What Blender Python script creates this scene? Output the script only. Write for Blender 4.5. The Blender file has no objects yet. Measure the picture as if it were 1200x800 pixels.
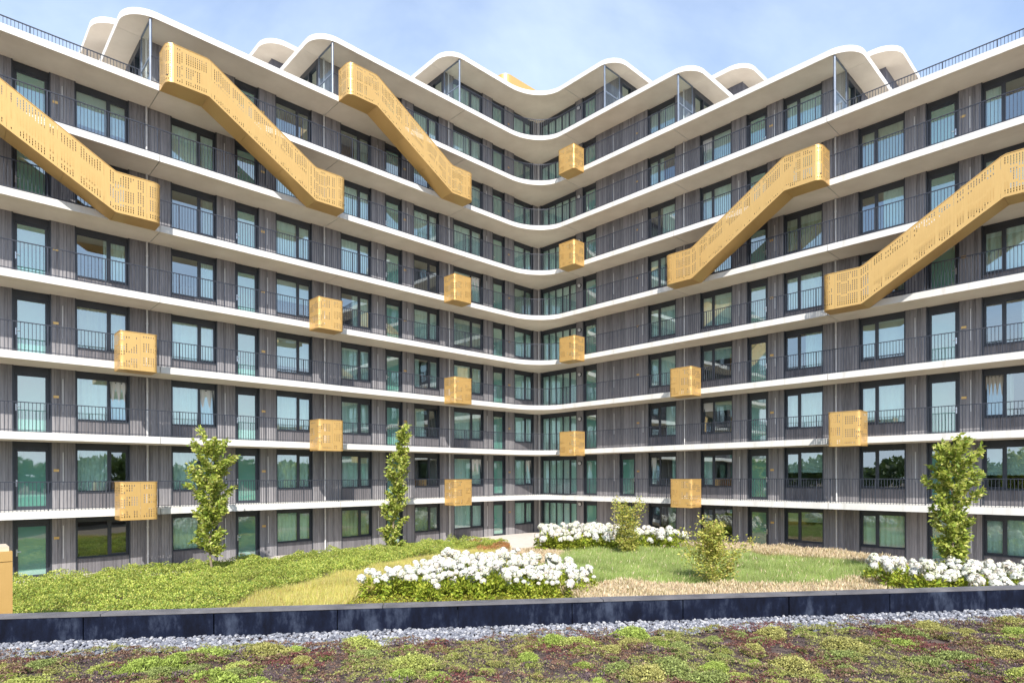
import bpy, bmesh, math, random
import numpy as np
from mathutils import Vector, Matrix, noise

random.seed(7)
rng = np.random.default_rng(11)
scene = bpy.context.scene
COL = scene.collection

# ------------------------------------------------------------------ camera, sky, sun, exposure
EYE = 4.02
F = 725.0                      # focal length in pixels of a 1200 px wide picture
cam_d = bpy.data.cameras.new('camera')
cam_d.sensor_width = 36.0
cam_d.lens = F / 1200 * 36
cam_d.shift_y = 158 / 1200
cam_d.clip_start = 0.1
cam_d.clip_end = 6000
cam = bpy.data.objects.new('camera', cam_d)
COL.objects.link(cam)
cam.matrix_world = Matrix.Translation((0, 0, EYE)) @ Matrix.Rotation(math.pi / 2, 4, 'X') @ Matrix.Rotation(-0.003, 4, 'Z')
scene.camera = cam

SUN_EL = math.radians(42)
SUN_DIR = Vector((0.09, -0.996, 0)).normalized()       # horizontal direction towards the sun
world = bpy.data.worlds.new('World')
scene.world = world
world.use_nodes = True
wn = world.node_tree.nodes
wl = world.node_tree.links
wn.clear()
w_out = wn.new('ShaderNodeOutputWorld')
w_bg = wn.new('ShaderNodeBackground')
w_sky = wn.new('ShaderNodeTexSky')
w_sky.sky_type = 'NISHITA'
w_sky.sun_disc = False
w_sky.sun_elevation = SUN_EL
w_sky.sun_rotation = math.atan2(SUN_DIR.x, SUN_DIR.y)
w_sky.air_density = 1.0
w_sky.dust_density = 0.35
w_sky.ozone_density = 2.4
w_bg.inputs[1].default_value = 0.15
w_tc = wn.new('ShaderNodeTexCoord')
w_sep = wn.new('ShaderNodeSeparateXYZ')
w_add = wn.new('ShaderNodeMath'); w_add.operation = 'ADD'; w_add.inputs[1].default_value = 0.22
w_dx = wn.new('ShaderNodeMath'); w_dx.operation = 'DIVIDE'
w_dy = wn.new('ShaderNodeMath'); w_dy.operation = 'DIVIDE'
w_cmb = wn.new('ShaderNodeCombineXYZ')
w_noise = wn.new('ShaderNodeTexNoise')
w_noise.inputs['Scale'].default_value = 1.15
w_noise.inputs['Detail'].default_value = 7.0
w_noise.inputs['Roughness'].default_value = 0.56
w_noise.inputs['Distortion'].default_value = 0.5
w_ramp = wn.new('ShaderNodeValToRGB')
w_ramp.color_ramp.elements[0].position = 0.38
w_ramp.color_ramp.elements[0].color = (0.11, 0.11, 0.11, 1)
w_ramp.color_ramp.elements[1].position = 0.78
w_ramp.color_ramp.elements[1].color = (0.72, 0.72, 0.72, 1)
w_mix = wn.new('ShaderNodeMixRGB')
w_mix.inputs[2].default_value = (4.9, 5.5, 6.3, 1)
wl.new(w_tc.outputs['Generated'], w_sep.inputs[0])
wl.new(w_sep.outputs['Z'], w_add.inputs[0])
wl.new(w_sep.outputs['X'], w_dx.inputs[0]); wl.new(w_add.outputs[0], w_dx.inputs[1])
wl.new(w_sep.outputs['Y'], w_dy.inputs[0]); wl.new(w_add.outputs[0], w_dy.inputs[1])
wl.new(w_dx.outputs[0], w_cmb.inputs[0]); wl.new(w_dy.outputs[0], w_cmb.inputs[1])
wl.new(w_cmb.outputs[0], w_noise.inputs['Vector'])
wl.new(w_noise.outputs['Fac'], w_ramp.inputs[0])
w_inv = wn.new('ShaderNodeMath'); w_inv.operation = 'SUBTRACT'; w_inv.use_clamp = True; w_inv.inputs[0].default_value = 1.0
w_pow = wn.new('ShaderNodeMath'); w_pow.operation = 'POWER'; w_pow.inputs[1].default_value = 5.0
w_hm = wn.new('ShaderNodeMath'); w_hm.operation = 'MULTIPLY'; w_hm.inputs[1].default_value = 0.75
w_sum = wn.new('ShaderNodeMath'); w_sum.operation = 'ADD'; w_sum.use_clamp = True
wl.new(w_sep.outputs['Z'], w_inv.inputs[1]); wl.new(w_inv.outputs[0], w_pow.inputs[0]); wl.new(w_pow.outputs[0], w_hm.inputs[0])
wl.new(w_ramp.outputs[0], w_sum.inputs[0]); wl.new(w_hm.outputs[0], w_sum.inputs[1])
wl.new(w_sum.outputs[0], w_mix.inputs[0])
wl.new(w_sky.outputs[0], w_mix.inputs[1])
wl.new(w_mix.outputs[0], w_bg.inputs[0])
wl.new(w_bg.outputs[0], w_out.inputs[0])

sun_d = bpy.data.lights.new('sun', 'SUN')
sun_d.energy = 4.0
sun_d.angle = math.radians(0.5)
sun_d.color = (1.0, 0.955, 0.89)
sun = bpy.data.objects.new('sun', sun_d)
COL.objects.link(sun)
to_sun = SUN_DIR * math.cos(SUN_EL) + Vector((0, 0, math.sin(SUN_EL)))
sun.rotation_euler = to_sun.to_track_quat('Z', 'Y').to_euler()
sun.location = to_sun * 120

scene.view_settings.view_transform = 'Standard'
scene.view_settings.look = 'None'
scene.view_settings.gamma = 1.0
scene.view_settings.use_curve_mapping = False
scene.view_settings.exposure = 0.86
scene.render.engine = 'CYCLES'
scene.cycles.max_bounces = 8
scene.cycles.diffuse_bounces = 4
scene.cycles.glossy_bounces = 4
scene.cycles.transparent_max_bounces = 12

# ------------------------------------------------------------------ materials
def new_mat(name):
    m = bpy.data.materials.new(name)
    m.use_nodes = True
    nt = m.node_tree
    return m, nt.nodes, nt.links, nt.nodes['Principled BSDF']

def noise_tex(n, l, scale, detail=4, rough=0.55, coord='Object', stretch=None):
    tc = n.new('ShaderNodeTexCoord')
    t = n.new('ShaderNodeTexNoise')
    t.inputs['Scale'].default_value = scale
    t.inputs['Detail'].default_value = detail
    t.inputs['Roughness'].default_value = rough
    if stretch:
        mp = n.new('ShaderNodeMapping')
        mp.inputs['Scale'].default_value = stretch
        l.new(tc.outputs[coord], mp.inputs[0]); l.new(mp.outputs[0], t.inputs['Vector'])
    else:
        l.new(tc.outputs[coord], t.inputs['Vector'])
    return t

def ramp(n, l, src, stops):
    r = n.new('ShaderNodeValToRGB')
    el = r.color_ramp.elements
    el[0].position, el[0].color = stops[0][0], (*stops[0][1], 1)
    el[1].position, el[1].color = stops[-1][0], (*stops[-1][1], 1)
    for p, c in stops[1:-1]:
        e = el.new(p); e.color = (*c, 1)
    l.new(src, r.inputs[0])
    return r

def bump(n, l, bs, src, strength, dist=0.02):
    b = n.new('ShaderNodeBump')
    b.inputs['Strength'].default_value = strength
    b.inputs['Distance'].default_value = dist
    l.new(src, b.inputs['Height'])
    l.new(b.outputs[0], bs.inputs['Normal'])

def plain(name, c0, c1, scale, rough=0.7, metal=0.0, bmp=0.0, stretch=None, detail=4):
    m, n, l, b = new_mat(name)
    t = noise_tex(n, l, scale, detail, stretch=stretch)
    r = ramp(n, l, t.outputs['Fac'], [(0.3, c0), (0.7, c1)])
    l.new(r.outputs[0], b.inputs['Base Color'])
    b.inputs['Roughness'].default_value = rough
    b.inputs['Metallic'].default_value = metal
    if bmp: bump(n, l, b, t.outputs['Fac'], bmp)
    return m

M = {}
def edge_mat():
    m, n, l, b = new_mat('white_concrete')
    t = noise_tex(n, l, 1.3, 5); t2 = noise_tex(n, l, 2.6, 6, 0.7, stretch=(1, 1, 0.12))
    r = ramp(n, l, t.outputs['Fac'], [(0.3, (0.62, 0.595, 0.55)), (0.7, (0.70, 0.68, 0.64))])
    r2 = ramp(n, l, t2.outputs['Fac'], [(0.30, (0.74, 0.72, 0.69)), (0.46, (1, 1, 1))])
    mx = n.new('ShaderNodeMixRGB'); mx.blend_type = 'MULTIPLY'; mx.inputs[0].default_value = 0.8
    l.new(r.outputs[0], mx.inputs[1]); l.new(r2.outputs[0], mx.inputs[2]); l.new(mx.outputs[0], b.inputs['Base Color'])
    b.inputs['Roughness'].default_value = 0.78
    bump(n, l, b, t.outputs['Fac'], 0.05)
    return m
M['edge'] = edge_mat()
M['soffit'] = plain('beige_concrete', (0.645, 0.555, 0.445), (0.75, 0.66, 0.54), 0.9, 0.8, bmp=0.08, detail=7)

def board_mat(name, dark, light, spread):
    m, n, l, b = new_mat(name)
    t = noise_tex(n, l, 3.0, 6, 0.65, stretch=(5, 5, 0.35))
    g = n.new('ShaderNodeNewGeometry')
    add = n.new('ShaderNodeMath'); add.operation = 'MULTIPLY_ADD'
    add.inputs[1].default_value = spread; 
    l.new(g.outputs['Random Per Island'], add.inputs[0]); l.new(t.outputs['Fac'], add.inputs[2])
    r = ramp(n, l, add.outputs[0], [(0.35, dark), (0.35 + 0.75 * spread + 0.25, light)])
    l.new(r.outputs[0], b.inputs['Base Color'])
    b.inputs['Roughness'].default_value = 0.85
    bump(n, l, b, t.outputs['Fac'], 0.25, 0.01)
    return m
M['board'] = board_mat('weathered_board', (0.105, 0.100, 0.106), (0.27, 0.257, 0.262), 0.38)
M['apron'] = board_mat('grey_batten', (0.10, 0.094, 0.10), (0.17, 0.16, 0.168), 0.3)
M['frame'] = plain('anthracite_aluminium', (0.028, 0.033, 0.042), (0.040, 0.046, 0.058), 2.0, 0.42)
M['rail'] = plain('dark_steel', (0.03, 0.035, 0.05), (0.05, 0.055, 0.07), 4.0, 0.5, 0.2)
M['pipe'] = plain('pale_zinc', (0.50, 0.49, 0.48), (0.62, 0.61, 0.60), 3.0, 0.5)
M['steel'] = plain('brushed_steel', (0.55, 0.55, 0.55), (0.7, 0.7, 0.7), 10, 0.3, 0.9)
M['post'] = plain('blue_grey_steel', (0.14, 0.17, 0.22), (0.20, 0.23, 0.28), 3, 0.4, 0.3)
M['room'] = plain('room_plaster', (0.30, 0.28, 0.25), (0.36, 0.34, 0.31), 1.0, 0.9)
M['darkwall'] = plain('dark_blue_cladding', (0.10, 0.105, 0.135), (0.15, 0.15, 0.18), 1.5, 0.7, stretch=(6, 6, 0.4))

def gold_mat():
    m, n, l, b = new_mat('gold_anodised_sheet')
    t = noise_tex(n, l, 9.0, 5, 0.6, stretch=(3, 3, 0.25))
    r = ramp(n, l, t.outputs['Fac'], [(0.3, (0.635, 0.39, 0.13)), (0.72, (0.69, 0.43, 0.15))])
    l.new(r.outputs[0], b.inputs['Base Color'])
    b.inputs['Metallic'].default_value = 0.45
    b.inputs['Roughness'].default_value = 0.38
    bump(n, l, b, t.outputs['Fac'], 0.04, 0.01)
    return m
M['gold'] = gold_mat()

def glass_mat(name, tint, ior):
    m, n, l, b = new_mat(name)
    n.remove(b)
    out = n['Material Output']
    tr = n.new('ShaderNodeBsdfTransparent'); tr.inputs[0].default_value = (*tint, 1)
    gl = n.new('ShaderNodeBsdfGlossy'); gl.inputs['Roughness'].default_value = 0.0
    gl.inputs['Color'].default_value = (0.88, 0.97, 1.0, 1)
    fr = n.new('ShaderNodeFresnel'); fr.inputs['IOR'].default_value = ior
    t = noise_tex(n, l, 0.9, 1, 0.4)
    bp = n.new('ShaderNodeBump'); bp.inputs['Strength'].default_value = 0.03; bp.inputs['Distance'].default_value = 0.1
    l.new(t.outputs['Fac'], bp.inputs['Height'])
    l.new(bp.outputs[0], gl.inputs['Normal'])
    # a pane is a thin slab: reflect and tint once, where light enters it
    mx = n.new('ShaderNodeMixShader')
    ge = n.new('ShaderNodeNewGeometry')
    inv = n.new('ShaderNodeMath'); inv.operation = 'SUBTRACT'; inv.inputs[0].default_value = 1.0
    l.new(ge.outputs['Backfacing'], inv.inputs[1])
    mu = n.new('ShaderNodeMath'); mu.operation = 'MULTIPLY'
    l.new(fr.outputs[0], mu.inputs[0]); l.new(inv.outputs[0], mu.inputs[1])
    tm = n.new('ShaderNodeMixRGB'); tm.inputs[1].default_value = (*tint, 1); tm.inputs[2].default_value = (1, 1, 1, 1)
    l.new(ge.outputs['Backfacing'], tm.inputs[0]); l.new(tm.outputs[0], tr.inputs[0])
    l.new(mu.outputs[0], mx.inputs[0]); l.new(tr.outputs[0], mx.inputs[1]); l.new(gl.outputs[0], mx.inputs[2])
    l.new(mx.outputs[0], out.inputs['Surface'])
    return m
M['glass'] = glass_mat('tinted_window_glass', (0.70, 0.91, 0.87), 3.4)
M['clear'] = glass_mat('clear_screen_glass', (0.88, 0.94, 0.93), 1.5)
def door_glass():
    m, n, l, b = new_mat('teal_door_glass')
    t = noise_tex(n, l, 0.6, 2)
    r = ramp(n, l, t.outputs['Fac'], [(0.3, (0.10, 0.27, 0.215)), (0.7, (0.14, 0.34, 0.275))])
    l.new(r.outputs[0], b.inputs['Base Color'])
    b.inputs['Roughness'].default_value = 0.02
    b.inputs['IOR'].default_value = 3.4
    t2 = noise_tex(n, l, 0.9, 1)
    bump(n, l, b, t2.outputs['Fac'], 0.03, 0.1)
    return m
M['doorglass'] = door_glass()

def cloth(name, c):
    m, n, l, b = new_mat(name)
    t = noise_tex(n, l, 6, 3)
    r = ramp(n, l, t.outputs['Fac'], [(0.3, tuple(x * 0.92 for x in c)), (0.7, c)])
    l.new(r.outputs[0], b.inputs['Base Color'])
    b.inputs['Roughness'].default_value = 0.9
    return m
M['curtain'] = cloth('white_curtain', (0.80, 0.80, 0.76))
M['curtain2'] = cloth('sand_curtain', (0.55, 0.50, 0.42))
M['blind'] = cloth('grey_blind', (0.62, 0.62, 0.60))
M['ground'] = plain('garden_soil', (0.12, 0.085, 0.055), (0.20, 0.145, 0.095), 2.2, 0.95, bmp=0.4, detail=8)
M['path'] = plain('pale_paving', (0.50, 0.45, 0.40), (0.60, 0.55, 0.50), 3.0, 0.9, bmp=0.1, detail=8)
M['coping'] = plain('grey_coping', (0.075, 0.072, 0.078), (0.17, 0.16, 0.165), 3.5, 0.55, bmp=0.05, detail=9)

def bitumen():
    m, n, l, b = new_mat('weathered_bitumen')
    t1 = noise_tex(n, l, 1.6, 8, 0.62)
    t2 = noise_tex(n, l, 5.0, 8, 0.7, stretch=(1.5, 1.5, 0.5))
    mul = n.new('ShaderNodeMath'); mul.operation = 'MULTIPLY'
    l.new(t1.outputs['Fac'], mul.inputs[0]); l.new(t2.outputs['Fac'], mul.inputs[1])
    r = ramp(n, l, mul.outputs[0], [(0.17, (0.003, 0.004, 0.010)), (0.255, (0.006, 0.009, 0.022)), (0.38, (0.042, 0.052, 0.080))])
    l.new(r.outputs[0], b.inputs['Base Color'])
    b.inputs['Roughness'].default_value = 0.8
    b.inputs['Specular IOR Level'].default_value = 0.12
    t3 = noise_tex(n, l, 160, 2)
    bump(n, l, b, t3.outputs['Fac'], 0.3, 0.004)
    return m
M['bitumen'] = bitumen()
def stone_mat():
    m, n, l, b = new_mat('gravel_stone')
    g = n.new('ShaderNodeNewGeometry')
    r = ramp(n, l, g.outputs['Random Per Island'], [(0.0, (0.10, 0.105, 0.125)), (0.4, (0.18, 0.185, 0.21)), (0.75, (0.29, 0.29, 0.31)), (1.0, (0.43, 0.42, 0.41))])
    l.new(r.outputs[0], b.inputs['Base Color'])
    b.inputs['Roughness'].default_value = 0.85
    return m
M['stone'] = stone_mat()
M['roofsoil'] = plain('roof_substrate', (0.055, 0.035, 0.03), (0.12, 0.085, 0.07), 9, 0.95, bmp=0.5, detail=8)
M['bark'] = plain('tree_bark', (0.20, 0.15, 0.10), (0.32, 0.25, 0.18), 12, 0.9, bmp=0.3, stretch=(1, 1, 0.2))
M['shaftcap'] = plain('weathered_timber_cap', (0.45, 0.36, 0.25), (0.60, 0.50, 0.38), 6, 0.8)

def leaf_mat(name, rough=0.55, trans=0.35):
    m, n, l, b = new_mat(name)
    at = n.new('ShaderNodeAttribute'); at.attribute_name = 'Col'
    l.new(at.outputs['Color'], b.inputs['Base Color'])
    b.inputs['Roughness'].default_value = rough
    b.inputs['IOR'].default_value = 1.35
    out = n['Material Output']
    tl = n.new('ShaderNodeBsdfTranslucent')
    l.new(at.outputs['Color'], tl.inputs[0])
    mx = n.new('ShaderNodeMixShader'); mx.inputs[0].default_value = trans
    l.new(b.outputs[0], mx.inputs[1]); l.new(tl.outputs[0], mx.inputs[2])
    l.new(mx.outputs[0], out.inputs['Surface'])
    return m
M['leaf'] = leaf_mat('leaf')
M['petal'] = leaf_mat('petal', 0.7, 0.25)
M['grass'] = leaf_mat('grass_blade', 0.6, 0.3)
M['sedum'] = leaf_mat('sedum_leaf', 0.6, 0.12)

# ------------------------------------------------------------------ helpers
class MB:
    def __init__(s): s.v = []; s.f = []; s.m = []
    def box(s, x0, x1, y0, y1, z0, z1, mat=0):
        b = len(s.v)
        s.v += [(x0, y0, z0), (x1, y0, z0), (x1, y1, z0), (x0, y1, z0), (x0, y0, z1), (x1, y0, z1), (x1, y1, z1), (x0, y1, z1)]
        for q in ((0, 3, 2, 1), (4, 5, 6, 7), (0, 1, 5, 4), (1, 2, 6, 5), (2, 3, 7, 6), (3, 0, 4, 7)):
            s.f.append(tuple(b + i for i in q)); s.m.append(mat)
    def prism(s, poly, z0, z1, mat=0, bottom=None):
        b = len(s.v); n = len(poly)
        s.v += [(x, y, z0) for x, y in poly] + [(x, y, z1) for x, y in poly]
        s.f.append(tuple(b + i for i in reversed(range(n)))); s.m.append(mat if bottom is None else bottom)
        s.f.append(tuple(b + n + i for i in range(n))); s.m.append(mat)
        for i in range(n):
            j = (i + 1) % n
            s.f.append((b + i, b + j, b + n + j, b + n + i)); s.m.append(mat)
    def tube(s, pts, rads, sides=8, mat=0):
        b = len(s.v); k = len(pts)
        for i, (p, r) in enumerate(zip(pts, rads)):
            p = Vector(p)
            d = (Vector(pts[min(i + 1, k - 1)]) - Vector(pts[max(i - 1, 0)])).normalized()
            a = d.orthogonal().normalized(); c = d.cross(a)
            for j in range(sides):
                t = 2 * math.pi * j / sides
                s.v.append(tuple(p + (a * math.cos(t) + c * math.sin(t)) * r))
        for i in range(k - 1):
            for j in range(sides):
                j2 = (j + 1) % sides
                s.f.append((b + i * sides + j, b + i * sides + j2, b + (i + 1) * sides + j2, b + (i + 1) * sides + j)); s.m.append(mat)
        s.f.append(tuple(b + j for j in reversed(range(sides)))); s.m.append(mat)
        s.f.append(tuple(b + (k - 1) * sides + j for j in range(sides))); s.m.append(mat)
    def quad(s, a, b_, c, d, mat=0):
        b = len(s.v); s.v += [a, b_, c, d]; s.f.append((b, b + 1, b + 2, b + 3)); s.m.append(mat)
    def mesh(s, name, mats, fn=None, fix=True, smooth=False):
        me = bpy.data.meshes.new(name)
        vs = [fn(*p) for p in s.v] if fn else s.v
        me.from_pydata(vs, [], s.f)
        for mm in mats: me.materials.append(mm)
        me.polygons.foreach_set('material_index', s.m)
        if smooth: me.polygons.foreach_set('use_smooth', [True] * len(s.f))
        if fix:
            bm = bmesh.new(); bm.from_mesh(me)
            bmesh.ops.recalc_face_normals(bm, faces=bm.faces)
            bm.to_mesh(me); bm.free()
        me.update()
        return me

def link(name, me, parent=None, loc=None):
    o = bpy.data.objects.new(name, me)
    COL.objects.link(o)
    if parent is not None: o.parent = parent
    if loc is not None: o.location = loc
    return o
def tag(o, label=None, cat=None, group=None, kind=None):
    if label: o['label'] = label
    if cat: o['category'] = cat
    if group: o['group'] = group
    if kind: o['kind'] = kind
    return o
def hz(x): return 558 - 0.003 * (x - 600)
def gp(x, y, z=0.0):
    d = F * (EYE - z) / (y - hz(x))
    return ((x - 600) / F * d, d)

def norm(a): return a / np.maximum(np.linalg.norm(a, axis=1, keepdims=True), 1e-9)
def leaf_mesh(name, c, axis, nrm, length, width, cols, mat, fold=0.0, mid=0.45):
    """many small leaf blades as one mesh: base, two shoulders, tip"""
    n = len(c)
    axis = norm(axis); side = norm(np.cross(axis, nrm)); up = np.cross(side, axis)
    length = np.broadcast_to(np.asarray(length, float).reshape(-1, 1), (n, 1))
    width = np.broadcast_to(np.asarray(width, float).reshape(-1, 1), (n, 1))
    v = np.empty((n, 4, 3))
    v[:, 0] = c
    v[:, 1] = c + axis * length * mid + side * width * 0.5 + up * width * fold
    v[:, 2] = c + axis * length
    v[:, 3] = c + axis * length * mid - side * width * 0.5 + up * width * fold
    me = bpy.data.meshes.new(name)
    me.vertices.add(n * 4); me.vertices.foreach_set('co', v.ravel())
    me.loops.add(n * 4); me.loops.foreach_set('vertex_index', np.arange(n * 4, dtype=np.int32))
    me.polygons.add(n)
    me.polygons.foreach_set('loop_start', np.arange(0, n * 4, 4, dtype=np.int32))
    at = me.attributes.new('Col', 'FLOAT_COLOR', 'POINT')
    cc = np.ones((n, 4, 4)); cc[:, :, :3] = np.clip(cols, 0, 1)[:, None, :]
    at.data.foreach_set('color', cc.ravel())
    me.materials.append(mat)
    me.update(calc_edges=True); me.validate()
    return me
def rand_unit(n):
    return norm(rng.normal(size=(n, 3)))
def jitter_cols(n, palette, weights=None, var=0.18):
    p = np.array(palette)
    k = rng.choice(len(p), n, p=weights)
    return p[k] * (1 + rng.uniform(-var, var, (n, 1))) * (1 + rng.uniform(-0.06, 0.06, (n, 3)))
def in_poly(pts, poly):
    x, y = pts[:, 0], pts[:, 1]; r = np.zeros(len(pts), bool); n = len(poly)
    for i in range(n):
        x0, y0 = poly[i]; x1, y1 = poly[(i + 1) % n]
        if y0 == y1: continue
        c = ((y0 > y) != (y1 > y)) & (x < (x1 - x0) * (y - y0) / (y1 - y0) + x0)
        r ^= c
    return r
def scatter(poly, density):
    a = np.array(poly); lo, hi = a.min(0), a.max(0)
    n = int((hi[0] - lo[0]) * (hi[1] - lo[1]) * density)
    pts = rng.uniform(lo, hi, (n, 2))
    return pts[in_poly(pts, poly)]
def nz(pts, scale, off=0.0):
    return np.array([noise.noise((x * scale + off, y * scale - off, off)) for x, y in pts])

# ------------------------------------------------------------------ the building's frame: p runs along the left wing, q along the right wing
CX, CY = 1.86, 42.32
ELX, ELY = -0.7249, -0.6888
ERX, ERY = 0.6888, -0.7249
WALL = -1.7
T = 0.285
def Zs(n): return 0.0 if n == 0 else 2.75 + 3.0 * (n - 1)
def pq(p, q): return (CX + ELX * p + ERX * q, CY + ELY * p + ERY * q)
def s_px(wing, x, d=WALL):
    t = (x - 600) / F
    if wing == 'L':
        return (CX + ERX * d - t * (CY + ERY * d)) / (-ELX + ELY * t)
    return (t * (CY + ELY * d) - CX - ELX * d) / (ERX - ERY * t)
MAP = {'L': lambda s, d, z: (s, d, z), 'R': lambda s, d, z: (d, s, z)}

bld = bpy.data.objects.new('apartment_building', None)
COL.objects.link(bld)
bld.location = (CX, CY, 0)
bld.rotation_euler = (0, 0, math.atan2(ELY, ELX))
tag(bld, 'large angular apartment building with grey timber walls, white gallery slabs and gold stairs', 'building')

JL = [6.42, 14.84, 23.2, 31.6]
JR = [2.37, 10.5, 18.65, 26.8]
ENDL = {7: 32.85, 8: 24.45, 9: 16.09, 10: 7.75}
ENDR = {7: 28.05, 8: 19.9, 9: 11.75, 10: 6.5}
ENDW = {'L': {7: 23.5, 8: 15.14, 9: 6.75}, 'R': {7: 18.95, 8: 10.75, 9: 5.6}}
def slab_end(w, n):
    e = ENDL if w == 'L' else ENDR
    return e.get(n, 34.4 if w == 'L' else 30.0)

# ------------------------------------------------------------------ ground and paths
g = MB(); g.quad((-900, -900, 0), (900, -900, 0), (900, 900, 0), (-900, 900, 0))
tag(link('ground', g.mesh('ground', [M['ground']])), kind='structure')
def sheet(name, poly, z, mat):
    mb = MB(); mb.prism(poly, z - 0.05, z)
    o = link(name, mb.mesh(name, [mat])); tag(o, kind='structure'); return o
sheet('paved_path', [pq(36, -1.7), pq(-1.7, -1.7), pq(-1.7, 31), pq(0.9, 31), pq(1.0, 5.0), pq(6.5, 4.6), pq(8.0, 0.9), pq(36, 0.7)], 0.02, M['path'])

# ------------------------------------------------------------------ slabs
MS = [M['edge'], M['soffit']]
def arc(cx, cy, r, a0, a1, n=12):
    return [(cx + r * math.cos(a0 + (a1 - a0) * i / n), cy + r * math.sin(a0 + (a1 - a0) * i / n)) for i in range(n + 1)]
RF = 1.2
def end_poly(a, b, d0, d1, rounded):
    """rectangle s in a..b, d in d0..d1 with the outer corner (b,d1) rounded"""
    if not rounded: return [(a, d0), (b, d0), (b, d1), (a, d1)]
    return [(a, d0), (b, d0)] + arc(b - RF, d1 - RF, RF, 0, math.pi / 2) + [(a, d1)]
G = 0.013
slab_cache = {}
def slab(name, key, poly, n, wing):
    if key not in slab_cache:
        mb = MB(); mb.prism(poly, -T, 0, 0, 1)
        slab_cache[key] = mb.mesh(name, MS, MAP[wing])
    return link(name, slab_cache[key], bld, (0, 0, Zs(n)))
CRP, CRQ = 2.7, 2.1
for n in range(1, 11):
    eL, eR = slab_end('L', n), slab_end('R', n)
    jl = [j for j in JL if j < eL - 1.5]
    jr = [j for j in JR if j < eR - 1.5]
    # corner element with the concave curve
    a = jl[0] if jl else eL
    b = jr[0]
    arcpts = [(CRP - CRP * math.sin(t), CRQ - CRQ * math.cos(t)) for t in [math.pi / 2 * i / 20 for i in range(21)]]
    poly = [(WALL + 0.01, WALL + 0.01), (a - G, WALL + 0.01)]
    if jl: poly += [(a - G, 0)]
    else: poly += arc(a - RF, -RF, RF, 0, math.pi / 2)
    poly += arcpts + [(0, b - G), (WALL + 0.01, b - G)]
    slab('gallery_slab', ('C', round(a, 2), round(b, 2)), poly, n, 'L')
    for w, js, e in (('L', jl, eL), ('R', jr, eR)):
        pts = js + [e]
        for i in range(len(pts) - 1):
            last = i == len(pts) - 2
            s0, s1 = pts[i] + G, pts[i + 1] - (0 if last else G)
            slab('gallery_slab', (w, round(s0, 2), round(s1, 2), n >= 7 and last),
                 end_poly(s0, s1, WALL + 0.01, 0, n >= 7 and last), n, w)
    slab('floor_plate', ('fl', eL), [(-12, -12), (eL, -12), (eL, WALL), (-12, WALL)], n, 'L')
    slab('floor_plate', ('fr', eR), [(WALL + 0.006, -12), (eR, -12), (eR, WALL), (WALL + 0.006, WALL)], n, 'R')
    if n >= 8:
        for w, ee, e0 in (('L', ENDL[n - 1], eL), ('R', ENDR[n - 1], eR)):
            slab('setback_roof_slab', (w, 'back', n), end_poly(e0 + G, ee, -12, -6.3, True), n, w)

# ------------------------------------------------------------------ wall pieces
def boards(mb, s0, s1, z0, z1, dface, wmin, wmax, gap, thick, rnd):
    s = s0
    while s < s1 - 0.002:
        w = rnd.uniform(wmin, wmax)
        e = min(s + w, s1)
        if s1 - e < wmin * 0.5: e = s1
        d = dface + rnd.uniform(-0.004, 0.004)
        b = len(mb.v); x0, x1 = s, e - gap
        y0 = dface - thick
        mb.v += [(x0, y0, z0), (x1, y0, z0), (x1, d, z0), (x0, d, z0), (x0, y0, z1), (x1, y0, z1), (x1, d, z1), (x0, d, z1)]
        for q in ((0, 3, 2, 1), (4, 5, 6, 7), (1, 2, 6, 5), (2, 3, 7, 6), (3, 0, 4, 7), (0, 1, 5, 4)):
            mb.f.append(tuple(b + i for i in q)); mb.m.append(0)
        s = e
wall_rnd = random.Random(3)
wall_cache = {}
def wall_panel(w, s0, s1, n):
    if s1 - s0 < 0.03: return
    hc = clear(n)
    key = (w, round(s0, 2), round(s1, 2), round(hc, 2), n % 3)
    if key not in wall_cache:
        mb = MB()
        boards(mb, s0, s1, 0.002, hc - 0.002, 0, 0.085, 0.15, 0.007, 0.03, wall_rnd)
        mb.box(s0 + 0.002, s1 - 0.002, -0.2, -0.034, 0.001, hc - 0.001, 1)
        wall_cache[key] = mb.mesh('wall_panel', [M['board'], M['frame']], MAP[w])
    link('wall_panel', wall_cache[key], bld, MAP[w](0, WALL, Zs(n)))
def clear(n): return Zs(n + 1) - T - Zs(n)

# ------------------------------------------------------------------ windows and doors
LINT = 0.26
SILL = 0.68
mesh_cache = {}
def cached(key, fn):
    if key not in mesh_cache: mesh_cache[key] = fn()
    return mesh_cache[key]
def frame_ring(mb, s0, s1, z0, z1, t, d0, d1, mat=0):
    mb.box(s0, s1, d0, d1, z0, z0 + t, mat); mb.box(s0, s1, d0, d1, z1 - t, z1, mat)
    mb.box(s0, s0 + t, d0, d1, z0 + t, z1 - t, mat); mb.box(s1 - t, s1, d0, d1, z0 + t, z1 - t, mat)
def liners(mb, w, hc):
    mb.box(0.0, 0.045, -0.2, 0.012, 0.003, hc - 0.003)
    mb.box(w - 0.045, w, -0.2, 0.012, 0.003, hc - 0.003)
    mb.box(0.045, w - 0.045, -0.15, -0.085, hc - LINT, hc - 0.003)
win_rnd = random.Random(21)
def wavy_curtain(k):
    mb = MB(); N = 60
    fold = [0.0] * (N + 1)
    r = random.Random(k)
    ph = r.uniform(0, 6)
    for i in range(N + 1):
        u = i / N
        fold[i] = 0.03 * math.sin(u * 46 + ph + 1.3 * math.sin(u * 7 + ph))
    for i in range(N):
        mb.quad((i / N, fold[i], 0), ((i + 1) / N, fold[i + 1], 0), ((i + 1) / N, fold[i + 1], 1), (i / N, fold[i], 1))
    return mb
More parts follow.
